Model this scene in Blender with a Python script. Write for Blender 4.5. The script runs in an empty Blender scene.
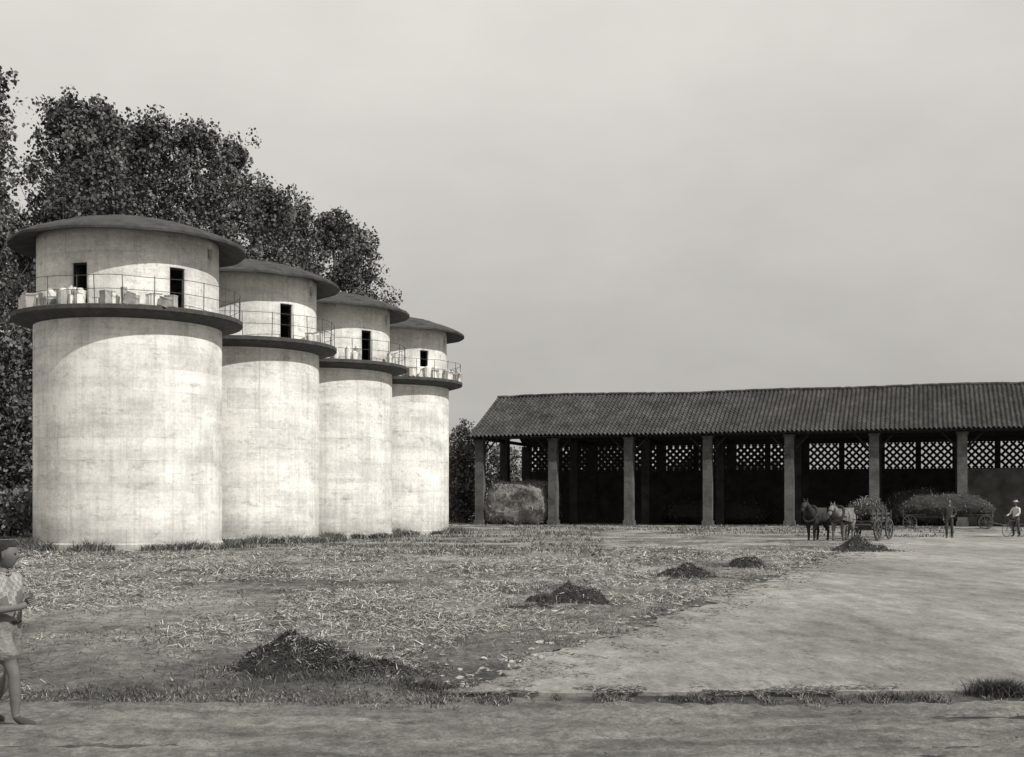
import bpy, bmesh, math, random
import numpy as np
from mathutils import Vector, Matrix, noise
random.seed(7); rng=np.random.default_rng(7)
S=bpy.context.scene
S.view_settings.view_transform='Standard'; S.view_settings.look='None'; S.view_settings.exposure=0; S.view_settings.gamma=1
R=math.radians
TINT=(1.0,0.972,0.915)
H=1.65; F=1300.0
# ------------------------------------------------------------ helpers
def g(v): return (v*TINT[0],v*TINT[1],v*TINT[2],1)
class NT:
    def __init__(s,nt): s.nt=nt
    def n(s,t,**k):
        nd=s.nt.nodes.new(t)
        for a,b in k.items(): setattr(nd,a,b)
        return nd
    def l(s,a,b): s.nt.links.new(a,b)
    def math(s,op,a,b=None,clamp=False):
        nd=s.nt.nodes.new('ShaderNodeMath'); nd.operation=op; nd.use_clamp=clamp
        for i,v in enumerate((a,b)):
            if v is None: continue
            if isinstance(v,(int,float)): nd.inputs[i].default_value=v
            else: s.l(v,nd.inputs[i])
        return nd.outputs[0]
    def noise(s,vec,scale,detail=4,rough=.6,mapscale=None):
        if mapscale:
            m=s.nt.nodes.new('ShaderNodeMapping'); m.inputs['Scale'].default_value=mapscale
            s.l(vec,m.inputs['Vector']); vec=m.outputs[0]
        nd=s.nt.nodes.new('ShaderNodeTexNoise'); nd.inputs['Scale'].default_value=scale
        nd.inputs['Detail'].default_value=detail; nd.inputs['Roughness'].default_value=rough
        s.l(vec,nd.inputs['Vector']); return nd.outputs[0]
    def rng(s,v,a,b,c,d):
        nd=s.nt.nodes.new('ShaderNodeMapRange'); s.l(v,nd.inputs[0])
        for i,x in enumerate((a,b,c,d)): nd.inputs[i+1].default_value=x
        return nd.outputs[0]
    def tint(s,v):
        c=s.nt.nodes.new('ShaderNodeCombineColor')
        for i in range(3): s.l(s.math('MULTIPLY',v,TINT[i]),c.inputs[i])
        return c.outputs[0]
def newmat(name,rough=.9):
    m=bpy.data.materials.new(name); m.use_nodes=True; nt=m.node_tree
    b=nt.nodes['Principled BSDF']; b.inputs['Roughness'].default_value=rough
    b.inputs['Specular IOR Level'].default_value=.2
    t=NT(nt); tc=t.n('ShaderNodeTexCoord')
    return m,t,b,tc.outputs['Object']
def mat(name,v,var=.3,scale=3,bump=.3,bscale=None,rough=.9,island=False,bdist=.02,stretch=None):
    m,t,b,co=newmat(name,rough)
    n=t.noise(co,scale,2 if island else 4,.65,stretch)
    val=t.rng(n,.3,.7,v*(1-var),v*(1+var))
    if island:
        gm=t.n('ShaderNodeNewGeometry')
        val=t.math('MULTIPLY',val,t.rng(gm.outputs['Random Per Island'],0,1,.5,1.5))
    t.l(t.tint(val),b.inputs['Base Color'])
    if bump:
        n2=t.noise(co,bscale or scale*5,4,.7,stretch)
        bp=t.n('ShaderNodeBump'); bp.inputs['Strength'].default_value=bump; bp.inputs['Distance'].default_value=bdist
        t.l(n2,bp.inputs['Height']); t.l(bp.outputs[0],b.inputs['Normal'])
    return m
def link(o): S.collection.objects.link(o); return o
def empty(name,loc=(0,0,0),rot=0):
    e=bpy.data.objects.new(name,None); e.location=loc; e.rotation_euler=(0,0,rot); e.empty_display_size=.3; return link(e)
def mesh_np(name,V,Fc,mats,mi=None,parent=None,smooth=False):
    V=np.asarray(V,dtype=np.float32); Fc=np.asarray(Fc,dtype=np.int32)
    me=bpy.data.meshes.new(name); k=Fc.shape[1]
    me.vertices.add(len(V)); me.vertices.foreach_set('co',V.ravel())
    me.loops.add(Fc.size); me.loops.foreach_set('vertex_index',Fc.ravel())
    me.polygons.add(len(Fc)); me.polygons.foreach_set('loop_start',np.arange(0,Fc.size,k,dtype=np.int32))
    me.polygons.foreach_set('loop_total',np.full(len(Fc),k,dtype=np.int32))
    for m in mats: me.materials.append(m)
    if mi is not None: me.polygons.foreach_set('material_index',np.asarray(mi,dtype=np.int32))
    me.polygons.foreach_set('use_smooth',np.full(len(Fc),smooth,dtype=bool))
    me.update(calc_edges=True); me.validate()
    o=bpy.data.objects.new(name,me); link(o)
    if parent: o.parent=parent
    return o
def bm_obj(name,bm,mats,parent=None,smooth=False,loc=None):
    me=bpy.data.meshes.new(name)
    bmesh.ops.recalc_face_normals(bm,faces=bm.faces)
    if smooth:
        for f in bm.faces: f.smooth=True
    bm.to_mesh(me); bm.free()
    for m in (mats if isinstance(mats,list) else [mats]): me.materials.append(m)
    o=bpy.data.objects.new(name,me); link(o)
    if parent: o.parent=parent
    if loc: o.location=loc
    return o
def box(bm,x0,x1,y0,y1,z0,z1,M=None,mi=0):
    vs=[bm.verts.new(Vector(p) if M is None else M@Vector(p)) for p in
        [(x0,y0,z0),(x1,y0,z0),(x1,y1,z0),(x0,y1,z0),(x0,y0,z1),(x1,y0,z1),(x1,y1,z1),(x0,y1,z1)]]
    for f in [(0,3,2,1),(4,5,6,7),(0,1,5,4),(1,2,6,5),(2,3,7,6),(3,0,4,7)]:
        fc=bm.faces.new([vs[i] for i in f]); fc.material_index=mi
def tube(bm,a,b,r0,r1=None,n=8,mi=0,caps=True):
    a=Vector(a);b=Vector(b); r1=r0 if r1 is None else r1
    d=(b-a); 
    if d.length<1e-6: return
    q=d.to_track_quat('Z','Y'); A=[];B=[]
    for i in range(n):
        t=2*math.pi*i/n; o=Vector((math.cos(t),math.sin(t),0))
        A.append(bm.verts.new(a+q@(o*r0))); B.append(bm.verts.new(b+q@(o*r1)))
    for i in range(n):
        f=bm.faces.new([A[i],A[(i+1)%n],B[(i+1)%n],B[i]]); f.material_index=mi
    if caps:
        bm.faces.new(A[::-1]).material_index=mi; bm.faces.new(B).material_index=mi
def lathe(name,prof,mats,parent,n=96,smooth=True,closed=False):
    V=[];Fc=[]
    for r,z in prof:
        for i in range(n):
            t=2*math.pi*i/n; V.append((r*math.cos(t),r*math.sin(t),z))
    m=len(prof); rr=range(m if closed else m-1)
    for j in rr:
        j2=(j+1)%m
        for i in range(n): Fc.append((j*n+i,j*n+(i+1)%n,j2*n+(i+1)%n,j2*n+i))
    o=mesh_np(name,V,Fc,mats,parent=parent,smooth=smooth)
    if smooth: o.data.set_sharp_from_angle(angle=R(35))
    return o
# ------------------------------------------------------------ sun / world
SUN_AZ=R(52); SUN_EL=R(43)
sd=Vector((math.sin(SUN_AZ)*math.cos(SUN_EL),-math.cos(SUN_AZ)*math.cos(SUN_EL),math.sin(SUN_EL)))
L=bpy.data.lights.new('sun','SUN'); L.energy=4.0; L.angle=R(.7); L.color=(1,.985,.955)
lo=link(bpy.data.objects.new('sun',L)); lo.rotation_euler=sd.to_track_quat('Z','Y').to_euler(); lo.location=(30,-30,60)
w=bpy.data.worlds.new('World'); S.world=w; w.use_nodes=True
t=NT(w.node_tree); bg=w.node_tree.nodes['Background']; bg.inputs['Strength'].default_value=.1
sky=t.n('ShaderNodeTexSky'); sky.sky_type='NISHITA'; sky.sun_disc=False
sky.sun_elevation=SUN_EL; sky.sun_rotation=math.atan2(sd.x,sd.y); sky.dust_density=4; sky.air_density=1.5
bw=t.n('ShaderNodeRGBToBW'); t.l(sky.outputs[0],bw.inputs[0])
tc=t.n('ShaderNodeTexCoord'); sp=t.n('ShaderNodeSeparateXYZ'); t.l(tc.outputs['Generated'],sp.inputs[0])
grad=t.rng(sp.outputs['Z'],.02,.40,4.4,7.3)
leftb=t.rng(sp.outputs['X'],-.4,.4,.45,-.4)
cl=t.noise(tc.outputs['Generated'],2.6,5,.6,(1,1,2.0))
cl=t.rng(cl,.3,.7,-.6,.6)
v=t.math('ADD',t.math('ADD',grad,cl),leftb)
v=t.math('ADD',v,t.math('MINIMUM',t.math('MULTIPLY',bw.outputs[0],.06),.6))
t.l(t.tint(v),bg.inputs['Color'])
# ------------------------------------------------------------ camera
cam=bpy.data.cameras.new('camera'); cam.sensor_width=36; cam.lens=36*F/1024; cam.shift_y=127.5/1024
cam.clip_end=6000; cam.clip_start=.1
co=link(bpy.data.objects.new('camera',cam)); co.location=(0,0,H); co.rotation_euler=(R(90),0,0); S.camera=co
# ------------------------------------------------------------ materials
def plaster_silo(name,gain,drum=False):
    m,t,b,co=newmat(name,.95)
    b.inputs['Specular IOR Level'].default_value=.05
    s=t.n('ShaderNodeSeparateXYZ'); t.l(co,s.inputs[0])
    ang=t.math('MULTIPLY',t.math('ARCTAN2',s.outputs[0],t.math('MULTIPLY',s.outputs[1],-1.0)),3.5)
    oi=t.n('ShaderNodeObjectInfo'); rnd=t.math('MULTIPLY',oi.outputs['Random'],37.0)
    c=t.n('ShaderNodeCombineXYZ'); t.l(ang,c.inputs[0]); t.l(s.outputs[2],c.inputs[1]); t.l(rnd,c.inputs[2])
    uv=c.outputs[0]
    # uneven course lines: warp the height a little
    zw=t.math('ADD',s.outputs[2],t.math('MULTIPLY',t.noise(uv,.9,3,.5),.12))
    c2=t.n('ShaderNodeCombineXYZ'); t.l(t.math('ADD',ang,t.math('MULTIPLY',rnd,1.37)),c2.inputs[0]); t.l(zw,c2.inputs[1])
    br=t.n('ShaderNodeTexBrick'); br.inputs['Scale'].default_value=1; br.inputs['Brick Width'].default_value=2.7
    br.inputs['Row Height'].default_value=.84; br.inputs['Mortar Size'].default_value=.03; br.inputs['Mortar Smooth'].default_value=1
    br.inputs['Color1'].default_value=(1,1,1,1); br.inputs['Color2'].default_value=(.8,.8,.8,1); br.inputs['Mortar'].default_value=(.72,.72,.72,1)
    t.l(c2.outputs[0],br.inputs['Vector'])
    bb=t.n('ShaderNodeRGBToBW'); t.l(br.outputs[0],bb.inputs[0])
    pm=t.rng(t.noise(uv,.45,4,.6),.44,.60,.12,.95)
    bbm=t.math('ADD',t.math('MULTIPLY',t.math('SUBTRACT',bb.outputs[0],1.0),pm),1.0)
    big=t.rng(t.noise(uv,.5,6,.68),.34,.66,.52,.80)
    band=t.rng(t.noise(uv,1.0,5,.65,(.15,1.9,1)),.35,.65,.85,1.08)
    fine=t.rng(t.noise(uv,7,6,.8),.28,.72,.78,1.16)
    streak=t.rng(t.noise(uv,1.5,4,.65,(3.2,.14,1)),.3,.55,.84,1.02)
    dark=t.rng(t.noise(uv,1.5,7,.8,(.8,1.8,1)),.55,.67,1.0,.62)
    spot=t.rng(t.noise(uv,5.5,3,.7),.66,.73,1.0,.45)
    v=big
    fac=[bbm,band,fine,streak,dark,spot]
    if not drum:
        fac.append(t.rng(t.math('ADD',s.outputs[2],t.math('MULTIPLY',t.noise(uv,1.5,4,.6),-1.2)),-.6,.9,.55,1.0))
    for q in fac: v=t.math('MULTIPLY',v,q)
    v=t.math('MULTIPLY',v,gain)
    v=t.math('MINIMUM',v,.84)
    t.l(t.tint(v),b.inputs['Base Color'])
    bp=t.n('ShaderNodeBump'); bp.inputs['Strength'].default_value=.5; bp.inputs['Distance'].default_value=.03
    t.l(t.math('ADD',t.noise(uv,6,6,.75),t.math('MULTIPLY',bbm,.7)),bp.inputs['Height']); t.l(bp.outputs[0],b.inputs['Normal'])
    return m
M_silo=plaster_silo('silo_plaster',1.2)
M_drum=plaster_silo('drum_plaster',1.17,True)
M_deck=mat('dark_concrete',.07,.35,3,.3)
M_roofm=mat('tarred_sheet_roof',.05,.45,2.2,.3,9,.7)
M_iron=mat('iron',.07,.3,5,0,rough=.6)
M_dark=mat('dark_wood',.028,.3,4,.2)
M_wood=mat('weathered_wood',.08,.4,4,.3,stretch=(1,1,.2))
M_doorw=mat('door_wood',.03,.3,4,.3,stretch=(1,1,.2))
M_white=mat('white_enamel',.72,.15,4,0,rough=.6)
M_crate=mat('pale_wood',.36,.3,5,.1)
def tile_mat():
    m,t,b,co=newmat('clay_tile',.9)
    n1=t.rng(t.noise(co,.5,4,.6),.3,.7,.6,1.35)
    n2=t.rng(t.noise(co,3.2,4,.75,(1,.35,1)),.3,.7,.4,1.8)
    v=t.math('MULTIPLY',t.math('MULTIPLY',n1,n2),.056)
    t.l(t.tint(v),b.inputs['Base Color']); return m
M_tile=tile_mat()
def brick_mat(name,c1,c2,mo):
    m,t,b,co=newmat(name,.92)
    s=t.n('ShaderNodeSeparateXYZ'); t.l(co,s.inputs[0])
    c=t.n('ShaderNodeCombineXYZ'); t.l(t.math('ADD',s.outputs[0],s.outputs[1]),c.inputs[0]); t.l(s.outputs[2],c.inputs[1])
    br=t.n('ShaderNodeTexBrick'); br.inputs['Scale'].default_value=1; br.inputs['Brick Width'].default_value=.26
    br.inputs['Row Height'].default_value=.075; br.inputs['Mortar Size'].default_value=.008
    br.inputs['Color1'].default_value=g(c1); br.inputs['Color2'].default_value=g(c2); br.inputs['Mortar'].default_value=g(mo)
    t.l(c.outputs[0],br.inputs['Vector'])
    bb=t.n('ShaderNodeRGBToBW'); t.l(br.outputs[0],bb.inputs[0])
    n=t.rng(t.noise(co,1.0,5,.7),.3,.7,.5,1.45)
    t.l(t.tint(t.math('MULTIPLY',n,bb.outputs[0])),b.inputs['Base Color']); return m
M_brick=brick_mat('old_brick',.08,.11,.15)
M_brickd=brick_mat('shaded_brick',.04,.05,.06)  # inner barn brick: interior shade is put into its low albedo
M_wallp=mat('pale_plaster',.30,.4,.8,.2,6)
M_farm=mat('farm_plaster',.42,.3,.8,.2,6)
M_lat=mat('lattice_brick',.06,.3,3,.2)
M_straw_l=mat('straw_light',.42,.3,5,0,island=True)
M_straw_m=mat('straw_mid',.24,.3,5,0,island=True)
M_grass=mat('grass_dark',.075,.3,2,0,island=True)
M_haydark=mat('damp_hay',.045,.5,9,1,30,bdist=.05)
M_hay=mat('dry_hay',.22,.45,2.5,1,14,bdist=.08,stretch=(1,1,.5))
M_stone=mat('stone',.34,.3,6,.3)
def leafmat(name,v):
    m,t,b,co=newmat(name,.55)
    b.inputs['Specular IOR Level'].default_value=.4
    gm=t.n('ShaderNodeNewGeometry')
    val=t.math('MULTIPLY',t.rng(gm.outputs['Random Per Island'],0,1,.45*v,1.6*v),t.rng(t.noise(co,.5,1,.5),.3,.7,.6,1.5))
    t.l(t.tint(val),b.inputs['Base Color']); return m
M_leaf=leafmat('poplar_leaf',.085); M_leaf2=leafmat('bush_leaf',.10)
M_bark=mat('bark',.12,.4,3,.4,9,stretch=(1,1,.25))
# ------------------------------------------------------------ ground
def aia_left(y): return -.5+(y-11.3)*.352
def gh(x,y):
    if y<=11.0: return -.03
    d=aia_left(y)-x
    k=min(1,max(0,(y-11.0)/.8))
    if y<75: k*=min(1,max(0,(d+.1)/.9))
    f=max(.25,1-(y/120))
    v=k*(.08*f*noise.noise(Vector((x*.35,y*.35,0)))+.045*noise.noise(Vector((x*1.3,y*1.3,3)))+.028*noise.noise(Vector((x*4,y*4,7)))+.016*noise.noise(Vector((x*9,y*9,7)))+.035)
    if y<75: v+= -.02*(1-k)
    return v
ys=[-60,-30,-10,0,4]; y=8.0
while y<3500:
    ys.append(y); y+= max(.08,y*.008) if y<70 else (y*.04 if y<200 else y*.25)
xs=[0.0]; x=0
while x<2600:
    x+= .12 if x<9 else (.3 if x<26 else (1.2 if x<60 else x*.3)); xs.append(x)
xs=[-a for a in xs[:0:-1]]+xs
V=[(x,y,gh(x,y)) for y in ys for x in xs]; nx=len(xs)
Fc=[(j*nx+i,j*nx+i+1,(j+1)*nx+i+1,(j+1)*nx+i) for j in range(len(ys)-1) for i in range(nx-1)]
m,t,b,cco=newmat('field_ground',.95)
n1=t.rng(t.noise(cco,.28,6,.7,(1,.6,1)),.39,.61,.08,.32)
n2=t.rng(t.noise(cco,2.2,6,.78),.3,.7,.5,1.5)
n3=t.rng(t.noise(cco,13,5,.85),.25,.75,.4,1.6)
sy=t.n('ShaderNodeSeparateXYZ'); t.l(cco,sy.inputs[0])
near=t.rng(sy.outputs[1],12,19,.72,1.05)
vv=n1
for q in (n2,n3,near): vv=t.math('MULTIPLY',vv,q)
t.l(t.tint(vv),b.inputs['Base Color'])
bp=t.n('ShaderNodeBump'); bp.inputs['Strength'].default_value=1; bp.inputs['Distance'].default_value=.08
t.l(t.noise(cco,9,6,.85),bp.inputs['Height']); t.l(bp.outputs[0],b.inputs['Normal'])
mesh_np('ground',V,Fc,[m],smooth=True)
# threshing floor
def sheet(name,pts,z,m,jits,step=.12):
    P=[]
    for (a,b),jit in zip(zip(pts,pts[1:]+pts[:1]),jits):
        a=Vector(a);b=Vector(b); n=max(1,int(min((b-a).length/step,500)))
        for i in range(n):
            p=a.lerp(b,i/n); q=noise.noise(Vector((p.x*.8,p.y*.8,5)))*jit+noise.noise(Vector((p.x*3.3,p.y*3.3,9)))*jit*.6+noise.noise(Vector((p.x*11,p.y*11,9)))*jit*.25
            nn=Vector((-(b-a).y,(b-a).x)).normalized(); p=p+nn*q; P.append(p)
    bm=bmesh.new(); top=[bm.verts.new((p.x,p.y,z)) for p in P]; bot=[bm.verts.new((p.x,p.y,z-.12)) for p in P]
    bm.faces.new(top); k=len(P)
    for i in range(k): bm.faces.new([top[i],bot[i],bot[(i+1)%k],top[(i+1)%k]])
    bmesh.ops.triangulate(bm,faces=[f for f in bm.faces if len(f.verts)>4])
    return bm_obj(name,bm,m)
m,t,b,cco=newmat('beaten_concrete',.9)
n1=t.rng(t.noise(cco,.2,6,.7,(1.3,.5,1)),.37,.63,.18,.33)
n2=t.rng(t.noise(cco,1.4,7,.8,(1.5,.5,1)),.34,.66,.62,1.3)
n3=t.rng(t.noise(cco,16,5,.85,(1.3,.7,1)),.25,.75,.6,1.34)
n4=t.rng(t.noise(cco,2.1,7,.85,(1.4,.5,1)),.54,.67,1,.48)
n5=t.rng(t.noise(cco,4.5,4,.7,(1.4,.6,1)),.61,.69,1,1.35)
vv=n1
for q in (n2,n3,n4,n5): vv=t.math('MULTIPLY',vv,q)
t.l(t.tint(vv),b.inputs['Base Color'])
bp=t.n('ShaderNodeBump'); bp.inputs['Strength'].default_value=.8; bp.inputs['Distance'].default_value=.03
t.l(t.noise(cco,6,7,.88,(1.3,.7,1)),bp.inputs['Height']); t.l(bp.outputs[0],b.inputs['Normal'])
sheet('threshing_floor',[(-.5,11.4),(6,11.6),(70,13),(70,76),(19.5,68.0)],.012,m,[.12,.1,.3,.5,.34])
# dirt track
xs2=np.concatenate([np.arange(-90,-8,2),np.arange(-8,8,.05),np.arange(8,90,2)]); ys2=np.concatenate([np.arange(2,8,.5),np.arange(8,11.01,.045)])
V=[];
def track_z(xx,yy):
    wob=.12*noise.noise(Vector((xx*.3,0,6)))
    z=.024*noise.noise(Vector((xx*.5,yy*1.8,1)))+.022*noise.noise(Vector((xx*2.5,yy*4,2)))+.020*noise.noise(Vector((xx*7,yy*8,2)))+.012*noise.noise(Vector((xx*14,yy*14,2)))
    for (c,wd,dp) in ((8.75,.07,.03),(9.05,.09,.035),(9.30,.07,.02),(10.25,.10,.032),(10.5,.07,.02)):
        z-=dp*math.exp(-((yy+wob-c)/wd)**2)*(.5+1.1*noise.noise(Vector((xx*.9,c,3))))
    return z
for yy in ys2:
    for xx in xs2:
        e=.14*noise.noise(Vector((xx*.8,0,3)))+.09*noise.noise(Vector((xx*3,1,3)))
        Y=yy if yy<10 else 10+(yy-10)*(1+e)
        V.append((xx,Y,track_z(xx,Y) if yy<=10.9 else -.035))
nx=len(xs2); Fc=[(j*nx+i,j*nx+i+1,(j+1)*nx+i+1,(j+1)*nx+i) for j in range(len(ys2)-1) for i in range(nx-1)]
m,t,b,cco=newmat('dirt',.95)
n1=t.rng(t.noise(cco,.9,7,.75,(.6,1.5,1)),.37,.63,.12,.30)
n2=t.rng(t.noise(cco,6,6,.85,(1,.8,1)),.32,.68,.5,1.45)
n3=t.rng(t.noise(cco,40,4,.9),.25,.75,.5,1.5)
t.l(t.tint(t.math('MULTIPLY',t.math('MULTIPLY',n1,n2),n3)),b.inputs['Base Color'])
bp=t.n('ShaderNodeBump'); bp.inputs['Strength'].default_value=1; bp.inputs['Distance'].default_value=.045
t.l(t.noise(cco,14,6,.88),bp.inputs['Height']); t.l(bp.outputs[0],b.inputs['Normal'])
mesh_np('dirt_track',V,Fc,[m],smooth=True)
# ------------------------------------------------------------ straw & grass
def strands(name,P,L,W,mi,mats,tilt=.35,parent=None):
    n=len(P); a=rng.uniform(0,2*np.pi,n); e=rng.normal(0,tilt,n)
    d=np.stack([np.cos(a)*np.cos(e),np.sin(a)*np.cos(e),np.sin(e)],1)
    p=np.stack([-np.sin(a),np.cos(a),rng.normal(0,.4,n)],1)
    L=L[:,None]; W=W[:,None]; bend=np.zeros((n,3)); bend[:,2]=.12; 
    V=np.stack([P-d*L/2-p*W/2,P-d*L/2+p*W/2,P+d*L/2+p*W/2-bend*L,P+d*L/2-p*W/2-bend*L],1).reshape(-1,3)
    return mesh_np(name,V,np.arange(4*n).reshape(-1,4),mats,mi,parent)
def blades(name,P,Hh,W,mi,mats,lean=.4,parent=None):
    n=len(P); a=rng.uniform(0,2*np.pi,n)
    p=np.stack([np.cos(a),np.sin(a),np.zeros(n)],1)*W[:,None]/2
    l=rng.normal(0,lean,(n,3)); l[:,2]=1; tip=P+l*Hh[:,None]; mid=P+l*Hh[:,None]*.5*np.array([.6,.6,1])
    V=np.stack([P-p,P+p,mid+p*.8,mid-p*.8,tip],1).reshape(-1,3)
    base=np.arange(n)[:,None]*5
    T=np.concatenate([base+np.array([0,1,2]),base+np.array([0,2,3]),base+np.array([3,2,4])])
    return mesh_np(name,V,T,mats,np.concatenate([mi,mi,mi]),parent)
N=240000
y=11.2*np.exp(rng.uniform(0,1,N)**1.05*math.log(50/11.2)); x=rng.uniform(-.46,.45,N)*y*1.05
P=[];mi=[]
for a,b_ in zip(x,y):
    d=aia_left(b_)-a
    if d<.25*random.random(): continue
    nz=1.2*noise.noise(Vector((a*.3,b_*.2,2)))+.8*noise.noise(Vector((a*1.3,b_*.9,4)))+.5*noise.noise(Vector((a*4,b_*3.2,4)))
    nz+=.26*min(1,(b_-14)/8)-.10
    if d<1.0: nz-=.35*(1-d)
    u=random.random()
    if nz>.05:
        k=0 if u<.42 else (1 if u<.82 else 2)
    elif nz>-.25:
        if u<.6: continue
        k=1 if u<.85 else 2
    else:
        if u<.9: continue
        k=2
    P.append((a,b_,gh(a,b_)+random.random()*(.05 if nz>.05 else .012))); mi.append(k)
P=np.array(P); mi=np.array(mi); n=len(P); sc=np.maximum(1,P[:,1]/16)
strands('scattered_straw',P,rng.uniform(.03,.17,n)*np.sqrt(sc),rng.uniform(.003,.008,n)*sc,mi,[M_straw_l,M_straw_m,M_grass],.3)
P=[];mi=[]
for i in range(24000):
    if random.random()<.65:
        b_=11.5*math.exp(random.random()*math.log(5)); a=aia_left(b_)+random.gauss(.05,.38)*(1+b_/60)
    else:
        a=random.uniform(-.6,5.4); b_=11.35+abs(random.gauss(0,.22))
    if noise.noise(Vector((a*1.7,b_*1.7,8)))<-.05: continue
    P.append((a,b_,.016+random.random()*.008)); mi.append(1 if random.random()<.45 else 2)
P=np.array(P); mi=np.array(mi); sc=np.maximum(1,P[:,1]/16)
strands('trodden_chaff',P,rng.uniform(.02,.09,len(P))*np.sqrt(sc),rng.uniform(.003,.008,len(P))*sc,mi,[M_straw_l,M_straw_m,M_grass],.08)
P=[];Hh=[];mi=[]
def addb(a,b_,h,k):
    P.append((a,b_,max(-.02,gh(a,b_)-.01))); Hh.append(h); mi.append(k)
for i in range(40000):
    b_=11.2*math.exp(random.random()*math.log(6.5)); a=random.uniform(-.45,.5)*b_
    if aia_left(b_)-a<.3: continue
    nz=noise.noise(Vector((a*.6,b_*.4,12)))+.5*noise.noise(Vector((a*2.4,b_*2.0,4)))
    if nz<.2: continue
    addb(a,b_,random.uniform(.02,.06)*(1+nz),2 if random.random()<.6 else 1)
for i in range(26000):
    a=random.uniform(-5.5,5.5); nz=noise.noise(Vector((a*1.1,0,21)))+.6*noise.noise(Vector((a*4,0,22)))+.4*noise.noise(Vector((a*9,0,22)))
    if a>-.4 and nz<-.1+.3*random.random(): continue
    if random.random()<.5 and nz<.05: continue
    b_=11.14+random.gauss(0,.15 if a>-.4 else .25)+(0 if a>-.4 else .06)
    addb(a,b_,random.uniform(.01,.038)*(1.0+max(0,nz)*1.6),2 if random.random()<.62 else 1)
for (cx,cy,rr,hh,nn) in [(4.28,11.45,.17,.14,1500),(3.4,11.25,.3,.05,500),(-.75,11.7,.35,.08,800),(-1.7,12.3,.5,.07,700),(1.6,11.2,.2,.05,300),(-3.6,11.3,.4,.06,400)]:
    for i in range(nn): addb(cx+random.gauss(0,rr*.6),cy+random.gauss(0,rr*.4),hh*random.uniform(.4,1.2),2)
for i in range(7000):
    b_=14*math.exp(random.random()*math.log(5)); nz=noise.noise(Vector((b_*1.2,3,1)))
    if nz<.05: continue
    addb(aia_left(b_)-abs(random.gauss(.2,.25))*(1+b_/40),b_,random.uniform(.02,.08),2 if random.random()<.7 else 1)
SIL=[(-14.78+2.53*i,50.2+8.53*i) for i in range(4)]
for (cx,cy) in SIL:
    for i in range(5200):
        th=random.uniform(R(-190),R(20)); r=3.55+abs(random.gauss(0,.45)); nz=noise.noise(Vector((th*5,cx,0)))
        if nz<-.15: continue
        addb(cx+r*math.cos(th),cy+r*math.sin(th),random.uniform(.08,.34)*(1+nz*1.4),2 if random.random()<.6 else 1)
for i in range(22000):
    b_=random.uniform(42,62); a=random.uniform(-22,4); nz=noise.noise(Vector((a*.3,b_*.3,1)))+.5*noise.noise(Vector((a*1.3,b_*1.3,1)))
    if nz<.15: continue
    addb(a,b_,random.uniform(.05,.2),2 if random.random()<.6 else 1)
for i in range(14000):
    b_=random.uniform(66,108); a=random.uniform(-6,.34*b_); nz=noise.noise(Vector((a*.2,b_*.2,1)))
    if nz<0: continue
    addb(a,b_,random.uniform(.05,.2),2 if random.random()<.6 else 1)
P=np.array(P);Hh=np.array(Hh);mi=np.array(mi); sc=np.maximum(1,P[:,1]/14)
blades('grass',P,Hh,rng.uniform(.005,.012,len(P))*sc,mi,[M_straw_l,M_straw_m,M_grass],.7)
bm=bmesh.new()
def stone(a,b_,z,s):
    r=bmesh.ops.create_icosphere(bm,subdivisions=1,radius=s,matrix=Matrix.Translation((a,b_,z+s*.1))@Matrix.Rotation(random.random()*6,4,'Z')@Matrix.Diagonal((1.6,1.1,.55,1)))
    for v_ in r['verts']: v_.co+=Vector((random.gauss(0,s*.18),random.gauss(0,s*.18),random.gauss(0,s*.1)))
for i in range(150):
    b_=11.8*math.exp(random.random()**1.4*math.log(3.2)); a=aia_left(b_)-abs(random.gauss(.3,.25)); stone(a,b_,gh(a,b_),random.uniform(.01,.045))
bm_obj('gravel',bm,M_stone)
bm=bmesh.new()
for i in range(1100):
    a=random.uniform(-4.8,4.8); b_=random.uniform(8.1,11.1)
    if noise.noise(Vector((a*1.2,b_*2.5,31)))<-.05: continue
    stone(a,b_,track_z(a,b_),random.uniform(.003,.014)*random.random()**.5)
bm_obj('loose_soil',bm,mat('soil_clod',.16,.4,6,.3))
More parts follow.
